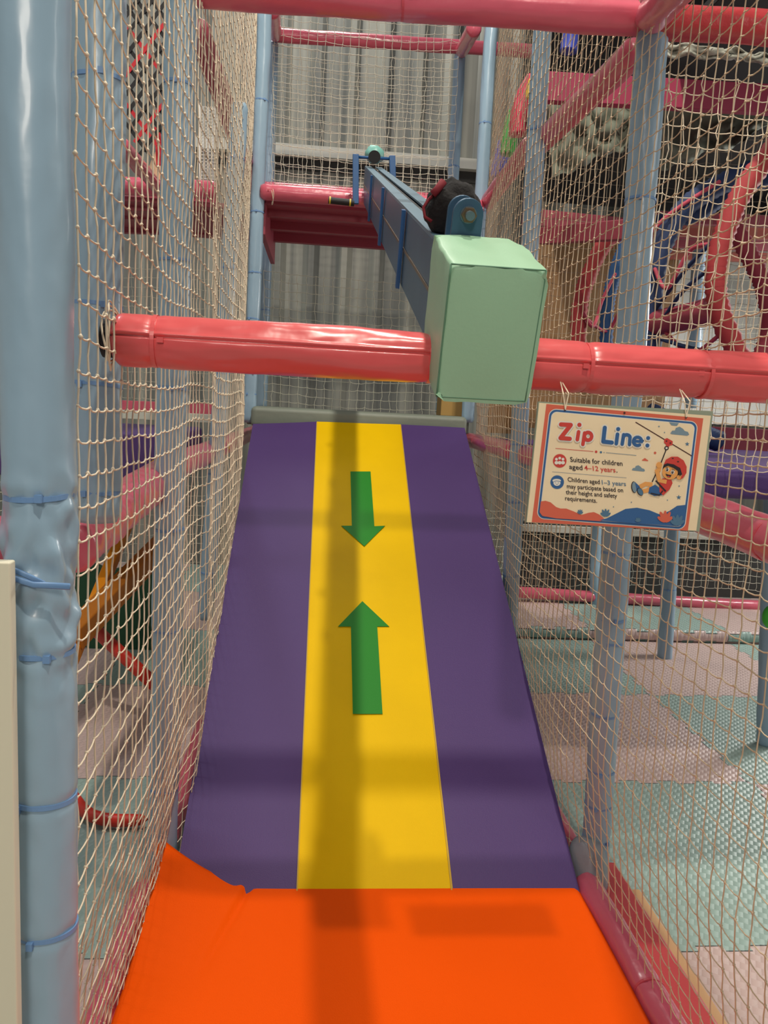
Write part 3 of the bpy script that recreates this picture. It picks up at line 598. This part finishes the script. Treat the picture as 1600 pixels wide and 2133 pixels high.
poly(mb, [(1118, 690), (1150, 672), (1212, 676), (1224, 710), (1200, 760), (1150, 808), (1120, 780)], 10, r_)
poly(mb, thick([(1176, 700), (1120, 690), (1098, 600)], 34), 11, n_); poly(mb, thick([(1112, 615), (1122, 570)], 34), 11, n_); poly(mb, ell(1118, 566, 24, 24), 12, n_)
poly(mb, thick([(1090, 690), (1170, 775)], 12), 12, k_); poly(mb, thick([(1050, 790), (1120, 806), (1146, 770)], 10), 12, k_)
poly(mb, ell(1222, 600, 76, 76), 10, k_); poly(mb, ell(1276, 664, 20, 18), 11, n_); poly(mb, ell(1204, 624, 62, 58), 12, n_)
poly(mb, [(1152, 566), (1170, 524), (1215, 500), (1266, 500), (1312, 530), (1336, 580), (1334, 630), (1308, 668), (1284, 682), (1300, 640), (1284, 590), (1230, 560), (1180, 556)], 13, r_)
poly(mb, [(1156, 562), (1182, 552), (1236, 562), (1282, 592), (1300, 640), (1280, 652), (1264, 612), (1232, 590), (1190, 572), (1160, 584)], 14, k_)
poly(mb, ell(1225, 514, 9, 5), 14, br_); poly(mb, ell(1267, 540, 9, 6), 14, br_)
for x, y in ((1182, 602), (1224, 622)): poly(mb, ell(x, y, 15, 17), 14, w__); poly(mb, ell(x-1, y+1, 9, 12), 15, k_); poly(mb, ell(x-3, y-3, 3, 4), 16, w__)
poly(mb, [(1168, 634), (1190, 642), (1216, 646), (1206, 664), (1186, 662), (1174, 650)], 14, k_); poly(mb, [(1180, 655), (1192, 652), (1204, 657), (1196, 663), (1186, 661)], 15, r_)
poly(mb, thick([(1170, 590), (1188, 586)], 4), 15, k_); poly(mb, thick([(1218, 598), (1240, 608)], 4), 15, k_)
for x, y in ((370, 128), (842, 153), (1332, 187)): poly(mb, ell(x, y, 9, 9), 8, br_)
obj('illustration', mb, MI, parent=sg)
def text(s, p0, p1, hgt, m, k, bold=0.0):
    cu = bpy.data.curves.new('t', 'FONT'); cu.body = s; cu.size = 1; cu.offset = bold; cu.resolution_u = 3; cu.space_character = 1.0
    ob = bpy.data.objects.new('t', cu); COL.objects.link(ob); bpy.context.view_layer.update()
    me = bpy.data.meshes.new_from_object(ob.evaluated_get(bpy.context.evaluated_depsgraph_get())); bpy.data.objects.remove(ob)
    xs = [v.co.x for v in me.vertices]; x0, x1 = min(xs), max(xs); mb = MB()
    d = np.array(p1, float)-p0; up = np.array([-.10, -1.0])
    vs = [cz(*(np.array(p0)+d*(v.co.x-x0)/(x1-x0)+up*v.co.y*hgt), k) for v in me.vertices]
    mb.add(vs, [tuple(f.vertices) for f in me.polygons]); return mb
def text_part(items, name, m):
    mb = MB()
    for it in items:
        t = text(*it); mb.add(t.v, t.f)
    obj(name, mb, m, parent=sg)
def arc(cx, cy, rx, ry, a0, a1, n=14): return [(cx+rx*math.cos(math.radians(a0+(a1-a0)*i/n)), cy+ry*math.sin(math.radians(a0+(a1-a0)*i/n))) for i in range(n+1)]
ZS = [([(338, 244), (416, 248), (334, 352), (408, 358)], 33), ([(478, 303), (468, 364)], 29), ([(484, 247), (484.5, 247)], 33), ([(526, 312), (512, 402)], 28), (arc(553, 338, 29, 31, 0, 360), 28)]
LS = [([(686, 270), (674, 380), (742, 388)], 32), ([(787, 322), (777, 396)], 29), ([(792, 281), (792.5, 281)], 32), ([(836, 326), (824, 400)], 28), (arc(860, 350, 27, 24, 190, 350)+[(882, 404)], 27), (arc(946, 378, 33, 33, 5, -300), 25), ([(916, 376), (976, 380)], 22), ([(1030, 352), (1030.5, 352)], 31), ([(1024, 411), (1024.5, 411)], 31)]
def stroke(mb, pts, w_, k):
    for i in range(len(pts)-1):
        p, q = np.array(pts[i], float), np.array(pts[i+1], float); L_ = np.linalg.norm(q-p)
        if L_ > 2: n_v = np.array([-(q-p)[1], (q-p)[0]])/L_*w_/2; poly(mb, [tuple(p+n_v), tuple(q+n_v), tuple(q-n_v), tuple(p-n_v)], k)
    for x, y in pts: poly(mb, ell(x, y, w_/2, w_/2, 0, 18), k)
for st, m_ in ((ZS, RDI), (LS, BLI)):
    mb = MB()
    for pts, w_ in st: stroke(mb, pts, w_+22, 9)
    obj('title_halo', mb, WHI, parent=sg)
    mb = MB()
    for pts, w_ in st: stroke(mb, pts, w_, 11)
    obj('title_lettering', mb, m_, parent=sg)
text_part([('Suitable for children', (413, 540), (828, 573), 55, None, 8, .012), ('aged', (405, 597), (510, 606), 55, None, 8, .012),
           ('.', (778, 625), (787, 626), 55, None, 8, .012), ('Children aged', (393, 697), (648, 718), 50, None, 8, .012), ('may participate based on', (386, 750), (833, 783), 50, None, 8, .012),
           ('their height and safety', (378, 797), (785, 828), 50, None, 8, .012), ('requirements.', (372, 846), (625, 866), 50, None, 8, .012)], 'lettering', BLK)
text_part([('4\u201312 years', (525, 606), (772, 625), 55, None, 8, .012)], 'lettering', RDI)
text_part([('1\u20133 years', (664, 720), (855, 733), 50, None, 8, .012)], 'lettering', LBI)
mb = MB()
for x, yt in ((372, 835-820), (1332, 862-820)):
    mb = MB(); p = cz(x, 128 if x < 900 else 187, 8); mb.sweep([p, p+np.array((.004, .0, .03)), p+np.array((0, .03, .05))], .0012, 6); mb.sweep([p, p+np.array((-.006, .0, .028)), p+np.array((-.004, .03, .052))], .0012, 6); obj('hanging_string', mb, CORD, parent=sg)
# ------------------------------------------------------------------ cords tying the nets
mb = MB(); p = atY(238, 700, 1.44)
def loopy(mb, p, r, n=3):
    for k in range(n):
        ph = k*.9; mb.sweep([p+np.array((.004*math.sin(ph), r*math.cos(t)*.9, r*math.sin(t)))+np.array((.006*math.sin(t*2+ph), 0, .008*k-.008)) for t in np.linspace(0, 2*math.pi, 22)], .0018, 6)
loopy(mb, p+np.array((-.006, 0, 0)), .053); T(obj('lashing_cord', mb, CORD, smooth=True, origin=p), 'cream cord lashed round the open left end of the coral crossbar', 'cord')
mb = MB(); p = atY(568, 404, 4.73); loopy(mb, p, .052, 2); T(obj('lashing_cord', mb, CORD, smooth=True, origin=p), 'cream cord tied round the left end of the far platform tube', 'cord')
# ------------------------------------------------------------------ left surroundings
mb = MB().box((-.80, 1.03, -.1), (atY(29, 1700, 1.03)[0], 1.05, atY(29, 1172, 1.03)[2])); o = T(obj('cream_panel', mb, CREAM, origin=(-.6, 1.04, -.1), bevel=.003), 'cream board at the lower left edge strapped to the nearest post', 'board')
mb = MB(); pts = [atY(*p_, 1.06) for p_ in ((-10, 1190), (30, 1205), (70, 1218), (146, 1222))]; mb.sweep(pts, lambda t, a, i: .0015+.0032*abs(math.sin(a)), 8); pts = [atY(*p_, 1.062) for p_ in ((16, 1182), (50, 1196), (92, 1216))]; mb.sweep(pts, lambda t, a, i: .0012+.0028*abs(math.sin(a)), 8)
mb.bar(atY(2, 1206, 1.055), atY(30, 1210, 1.055), .010, .012, up=(0, 1, 0)); T(obj('board_strap', mb, BTIE, smooth=True, origin=pts[0]), 'blue nylon strap tying the cream board to the nearest post', 'strap')
board('purple_platform', (-60, 885), (352, 1005), 3.6, PURP, 'purple padded platform edge behind the left posts', 'platform', dy=1.0, bev=.02)
board('white_rail', (-60, 838), (455, 882), 4.9, mat('slatted_white', (206, 206, 192), .6), 'long white slatted rail above the purple platform on the left', 'rail', dy=.03)
pbar('platform_joist', atY(-40, 836, 5.3), atY(452, 856, 5.3), .05, .09, PINK, 'pink beam above the white slatted rail on the left', 'beam')
# strap lattice
mb = MB(); Yl = 4.0; rd = MB()
xa, xb, yb = 247, 347, 335
def clipseg(x0, y0, x1, y1):
    pts = []
    for t in np.linspace(0, 1, 60):
        x = x0+(x1-x0)*t; y = y0+(y1-y0)*t
        low = 232+ (x-247)*2.1 if x < 297 else 337-(x-297)*1.0
        if xa < x < xb and -20 < y < low: pts.append((x, y))
    return (pts[0], pts[-1]) if len(pts) > 1 else None
for k in range(-6, 26):
    y = -60+k*41
    for sgn in (1, -1):
        c_ = clipseg(240, y, 352, y+sgn*150)
        if c_: (rd if (k % 4 == 2) else mb).bar(atY(*c_[0], Yl+.004*sgn), atY(*c_[1], Yl+.004*sgn), .017, .003, up=(0, 1, 0))
lt = T(obj('strap_lattice', mb, mat('black_webbing', (24, 24, 28), .7), origin=atY(300, 330, Yl)), 'black and red webbing strap lattice hanging at the upper left', 'strap net'); obj('red_straps', rd, mat('red_webbing', (190, 30, 44), .6), parent=lt, label='red webbing straps')
mb = MB(); mb.bar(atY(328, 265, 4.2), atY(332, 345, 4.2), .03, .006, up=(0, 1, 0)); T(obj('red_strap', mb, MC['red_webbing'], origin=atY(330, 345, 4.2)), 'red strap end hanging below the strap lattice', 'strap')
mb = MB()
fold = [[(338, 285), (312, 340), (305, 362), (318, 388)], [(350, 290), (338, 345), (330, 375), (326, 392)], [(362, 300), (352, 350), (344, 380), (340, 398)]]
vs = []; 
for a, cl in enumerate(fold):
    for b, p_ in enumerate(cl): vs.append(atY(*p_, 4.55+(.06 if a != 1 else 0)+.01*b))
mb.add(vs, [(a*4+b, a*4+b+1, (a+1)*4+b+1, (a+1)*4+b) for a in range(2) for b in range(3)]); o = T(obj('folded_cloth', mb, TAN, smooth=True, subsurf=2, origin=vs[3]), 'tan folded cloth hanging beside the red strap end', 'cloth'); sm = o.modifiers.new('so', 'SOLIDIFY'); sm.thickness = .012
# wire rack seen through the left net
mb = MB(); Yr = 5.2
for x in np.linspace(419, 452, 9): mb.bar(atY(x, 222, Yr), atY(x, 372, Yr), .004, .004, up=(0, 1, 0))
for y in np.linspace(222, 372, 22): mb.bar(atY(417, y, Yr), atY(454, y+2, Yr), .004, .004, up=(0, 1, 0))
mb.bar(atY(417, 215, Yr), atY(417, 412, Yr), .014, .014, up=(0, 1, 0)); T(obj('wire_rack', mb, WHITE, origin=atY(430, 372, Yr)), 'white wire mesh rack standing on the platform behind the left net', 'rack')
# amber climbing frame
cf = root('climbing_frame', atY(240, 1390, 4.2), 'amber and dark green plastic climbing frame behind the lower left net', 'climbing frame')
mb = MB(); mb.bar(atY(268, 1085, 4.3), atY(140, 1395, 3.2), .05, .07); obj('side_rail', mb, AMBER, parent=cf, bevel=.01)
mb = MB(); mb.bar(atY(352, 1120, 4.4), atY(150, 1330, 3.3), .09, .11); obj('side_rail', mb, mat('dark_amber_plastic', (176, 104, 22), .5), parent=cf, bevel=.01)
mb = MB(); q = [(160, 1160), (225, 1190), (345, 1165), (348, 1392), (250, 1392), (150, 1330)]; n = len(q)
mb.add([atY(*p_, 4.75) for p_ in q]+[atY(*p_, 4.75)+np.array((0, .06, 0)) for p_ in q], [tuple(range(n-1, -1, -1)), tuple(range(n, 2*n))]+[(i, (i+1) % n, (i+1) % n+n, i+n) for i in range(n)]); obj('green_panel', mb, DGREEN, parent=cf)
mb = MB(); q = [(267, 1190), (283, 1170), (293, 1163), (296, 1160), (283, 1182), (268, 1205)]
mb.add([atY(*p_, 4.5) for p_ in q]+[atY(*p_, 4.5)+np.array((0, .02, 0)) for p_ in q], [tuple(range(5, -1, -1)), tuple(range(6, 12))]+[(i, (i+1) % 6, (i+1) % 6+6, i+6) for i in range(6)]); obj('yellow_flag', mb, YELL, parent=cf)
mb = MB(); mb.sweep([atY(195, 1308, 3.9), atY(322, 1426, 3.7)], .033, 20); T(obj('red_pole', mb, RED, smooth=True, origin=atY(322, 1426, 3.7)), 'red plastic pole slanting down from the amber climbing frame', 'pole')
mb = MB(); pp = [atZ(*p_, -.065) for p_ in ((150, 1650), (164, 1680), (190, 1702), (240, 1712), (312, 1706))]; mb.sweep(pp, .024, 16); T(obj('curved_red_edge', mb, RED, smooth=True, subsurf=1, origin=pp[2]), 'curved red plastic bar lying on the tiles at the lower left', 'bar')
# ------------------------------------------------------------------ right surroundings
def rtube(name, pts, r, m, label, cat, rib=.007, freq=120, sides=16, n=64):
    P = [np.array(atY(x, y, Y)) for x, y, Y in pts]; k = len(P)-1; out = []
    for i in range(n+1):
        t = i/n*k; a = min(int(t), k-1); f = t-a; p0 = P[max(a-1, 0)]; p1 = P[a]; p2 = P[a+1]; p3 = P[min(a+2, k)]
        out.append(.5*((2*p1)+(-p0+p2)*f+(2*p0-5*p1+4*p2-p3)*f*f+(-p0+3*p1-3*p2+p3)*f**3))
    mb = MB(); mb.sweep(out, lambda t, a, i: r*(1+.06*nz(t*8, a, 2))+rib*(i % 2), sides); return T(obj(name, mb, m, smooth=True, origin=out[0]), label, cat)
rtube('rope_hoop', [(1620, 300, 3.3), (1555, 385, 3.3), (1515, 470, 3.3), (1492, 560, 3.3), (1500, 650, 3.3), (1548, 760, 3.3)], .042, REDR, 'thick red rope wound hoop nearest on the right', 'rope hoop')
rtube('rope_hoop', [(1520, 455, 3.9), (1560, 530, 3.9), (1592, 600, 3.9), (1604, 680, 3.9), (1580, 760, 3.9)], .042, mat('dark_red_rope', (150, 50, 66), .7), 'darker red rope wound hoop at the right edge', 'rope hoop')
rtube('rope_hoop', [(1300, 478, 4.2), (1262, 505, 4.2), (1228, 570, 4.2), (1208, 640, 4.2), (1206, 760, 4.2)], .040, REDR, 'red rope wound hoop left of the blue post above the crossbar', 'rope hoop')
rtube('rope_hoop', [(1308, 500, 4.4), (1284, 560, 4.4), (1266, 640, 4.4), (1262, 760, 4.4)], .034, mat('bright_blue_rope', (26, 74, 122), .7), 'bright blue rope wound hoop just left of the blue post', 'rope hoop')
rtube('rope_hoop', [(1590, 345, 3.8), (1500, 385, 3.8), (1430, 430, 3.8), (1385, 500, 3.8), (1362, 600, 3.8), (1356, 770, 3.8)], .046, BLUR, 'navy rope wound hoop just right of the blue post', 'rope hoop')
rtube('rope_hoop', [(1600, 375, 4.4), (1520, 405, 4.4), (1450, 450, 4.4), (1350, 470, 4.4), (1300, 560, 4.4)], .034, BLUR, 'navy rope wound hoop arching behind the blue post', 'rope hoop')
rtube('rope_hoop', [(1500, 920, 4.0), (1400, 880, 4.0), (1350, 860, 4.0)], .05, BLUR, 'navy rope wound bar showing just below the crossbar', 'rope hoop')
rtube('padded_log', [(1362, 674, 3.8), (1420, 662, 3.6), (1498, 645, 3.33)], .062, PBRD, 'dusty red padded log lying between the rope hoops', 'padded log', rib=0, n=12)
for k, (pts, m, lb) in enumerate((
    ([(1362, 650, 3.78), (1430, 560, 3.5), (1508, 480, 3.3)], BLUR, 'thin navy cord between the blue post and the red hoop, upper one'),
    ([(1360, 700, 3.78), (1420, 610, 3.5), (1492, 550, 3.3)], BLUR, 'thin navy cord above the padded log'),
    ([(1210, 640, 4.17), (1235, 680, 4.17), (1255, 625, 4.3), (1282, 570, 4.37)], mat('pink_rope', (184, 70, 90), .7), 'pink cord zigzag on the left rope hoops'),
    ([(1290, 650, 4.3), (1262, 690, 4.37), (1212, 655, 4.2)], MC['pink_rope'], 'short pink cord crossing the bright blue hoop'),
    ([(1364, 560, 3.76), (1390, 600, 3.6), (1440, 520, 3.5), (1500, 510, 3.3)], MC['pink_rope'], 'pink cord running to the thick red hoop'),
    ([(1350, 490, 3.75), (1390, 450, 3.75), (1440, 415, 3.75), (1500, 378, 3.75)], MC['pink_rope'], 'pink cord along the navy hoop above'),
    ([(1385, 690, 3.7), (1440, 735, 3.5), (1508, 690, 3.3)], MC['pink_rope'], 'pink cord hanging below the padded log'),
    ([(1358, 700, 3.76), (1440, 725, 3.5), (1535, 742, 3.3)], BLUR, 'navy cord running low to the right behind the crossbar'))):
    rtube('rope', pts, .009, m, lb, 'rope', rib=.001, n=40, sides=8)
# backdrops
board('shade_backdrop', (1128, -260), (1800, 470), 6.05, DARK, 'black backdrop added for the darkness across the upper right bay', 'cloth', dy=.03)  # black sheet added so the upper right background reads as dark
board('plywood_wall', (1092, 470), (1378, 905), 6.0, WOOD, 'brown plywood sheet behind the right rope hoops', 'board', dy=.03)
board('plywood_wall', (1040, 560), (1092, 905), 6.06, WOOD, 'narrow plywood sheet right of the slide top', 'board', dy=.03)
board('wooden_box', (921, 812), (966, 868), 5.2, mat('light_plywood', (176, 140, 78), .6, var=.1), 'light wooden box at the right end of the grey deck', 'box', dy=.2)
board('lit_wall_panel', (1378, 470), (1800, 900), 6.6, mat('lit_wall_white', (240, 240, 236), .6), 'white panel standing in for the lit wall behind the rope hoops', 'panel')  # brightness of the lit rear wall put into a white panel
soft_box('shade_deck', (1.6, 2.5, 3.25), (3.6, 6.0, 3.30), DARK, .004, 'upper right deck coloured black to keep its bay dark', 'deck')  # black deck added to darken the upper right bay
for k, (y0, Y) in enumerate(((452, 4.9), (478, 5.2), (503, 5.5), (528, 5.8))):
    pbar('platform_joist', atY(1340, y0, Y), atY(1720, y0+14, Y), .05, .07, [PBRD, mat('terracotta_board', (178, 92, 80), .45)][k % 2], ['topmost', 'second', 'third', 'lowest'][k]+' of the four red joists behind the thick red rope hoop', 'joist')
pbar('platform_joist', atY(1090, 452, 4.95), atY(1330, 476, 4.95), .06, .10, PBRD, 'pink beam left of the blue post above the plywood', 'beam')
pbar('platform_joist', atY(1130, 492, 4.4), atY(1318, 478, 3.6), .05, .09, PBRD, 'pink beam slanting to the blue post above the red hoop', 'beam')
pbar('platform_joist', atY(1120, 182, 3.8), atY(1700, 214, 3.8), .05, .13, mat('magenta_board', (150, 42, 74), .5), 'magenta beam crossing behind the right net near the top', 'beam')
def sheet(px, Y, label, amp=.05, nu=24, nv=10, seed=0, m=CLOTH):
    mb = MB(); q = px; vs = []
    for j in range(nv+1):
        for i in range(nu+1):
            p_ = bil(q, i/nu, j/nv); P = atY(p_[0], p_[1]+18*nz(i*.3, j*.2, seed), Y+amp*nz(i*.35, j*.5, seed+2)); vs.append(P)
    mb.add(vs, [(j*(nu+1)+i, j*(nu+1)+i+1, (j+1)*(nu+1)+i+1, (j+1)*(nu+1)+i) for j in range(nv) for i in range(nu)])
    o = T(obj('dust_sheet', mb, m, smooth=True, origin=vs[0]), label, 'sheet'); s = o.modifiers.new('so', 'SOLIDIFY'); s.thickness = .004; return o
sheet([(1390, 88), (1620, 112), (1620, 132), (1390, 116)], 3.0, 'crumpled pale sheet under the red tube at top right', .04, seed=3, m=mat('pale_dust_sheet', (150, 150, 138), .6, bump=.4, bscale=9))
sheet([(1140, 216), (1340, 222), (1340, 292), (1150, 372)], 4.3, 'grey green sheet sagging left of the right blue post', .1, seed=7)
sheet([(1372, 226), (1620, 240), (1560, 290), (1375, 355)], 4.2, 'grey green sheet sagging right of the blue post', .1, seed=12)
soft_box('purple_deck', (1.04, 2.55, 1.235), (3.0, 4.6, 1.335), PURP, .025, 'purple padded deck seen between the sign and the right edge', 'deck')
board('red_end_board', (1470, 888), (1760, 955), 4.7, PBRD, 'dull red board standing at the rear of the purple deck', 'board')
board('shaded_wall_board', (1070, 1085), (1800, 1262), 6.25, DGREY, 'dark grey board standing in for the shaded wall behind the low net at right', 'board')  # shade on the rear wall under the platform, given as a dark board
pbar('pale_rail', atY(1070, 1098, 6.2), atY(1800, 1132, 6.2), .03, .06, mat('pale_grey_paint', (190, 188, 178), .5), 'pale horizontal rail above the shaded wall board', 'rail')
# coloured soft shapes behind the right net
for px, Y, m, lb in (([(1112, 165), (1092, 200), (1080, 240), (1078, 282)], 4.3, mat('crimson_vinyl', (190, 30, 66), .4), 'crimson padded arc behind the right net'),
                     ([(1074, 236), (1066, 262), (1060, 300), (1058, 322)], 4.6, mat('grass_green_vinyl', (40, 156, 60), .4), 'green padded arc left of the crimson arc'),
                     ([(1052, 298), (1046, 320), (1040, 345), (1036, 372)], 4.9, mat('royal_blue_vinyl', (56, 70, 170), .4), 'blue padded arc lowest of the coloured arcs'),
                     ([(1112, 160), (1104, 180), (1102, 205)], 4.0, YELL, 'small yellow padded piece beside the blue post'),
                     ([(1200, 30), (1190, 70), (1184, 108)], 4.2, MC['royal_blue_vinyl'], 'blue padded piece high behind the right net')):
    rtube('padded_arc', [(x, y, Y) for x, y in px], .045 if Y > 4.05 else .016, m, lb, 'padded arc', rib=0, n=16)
mb = MB(); c = atY(1606, 1285, 3.0); mb.ball(c, (.035, .035, .05), 16, 10); T(obj('green_knob', mb, mat('lime_plastic', (70, 190, 60), .4), smooth=True, origin=c), 'bright green plastic knob at the right edge above the tiles', 'knob')
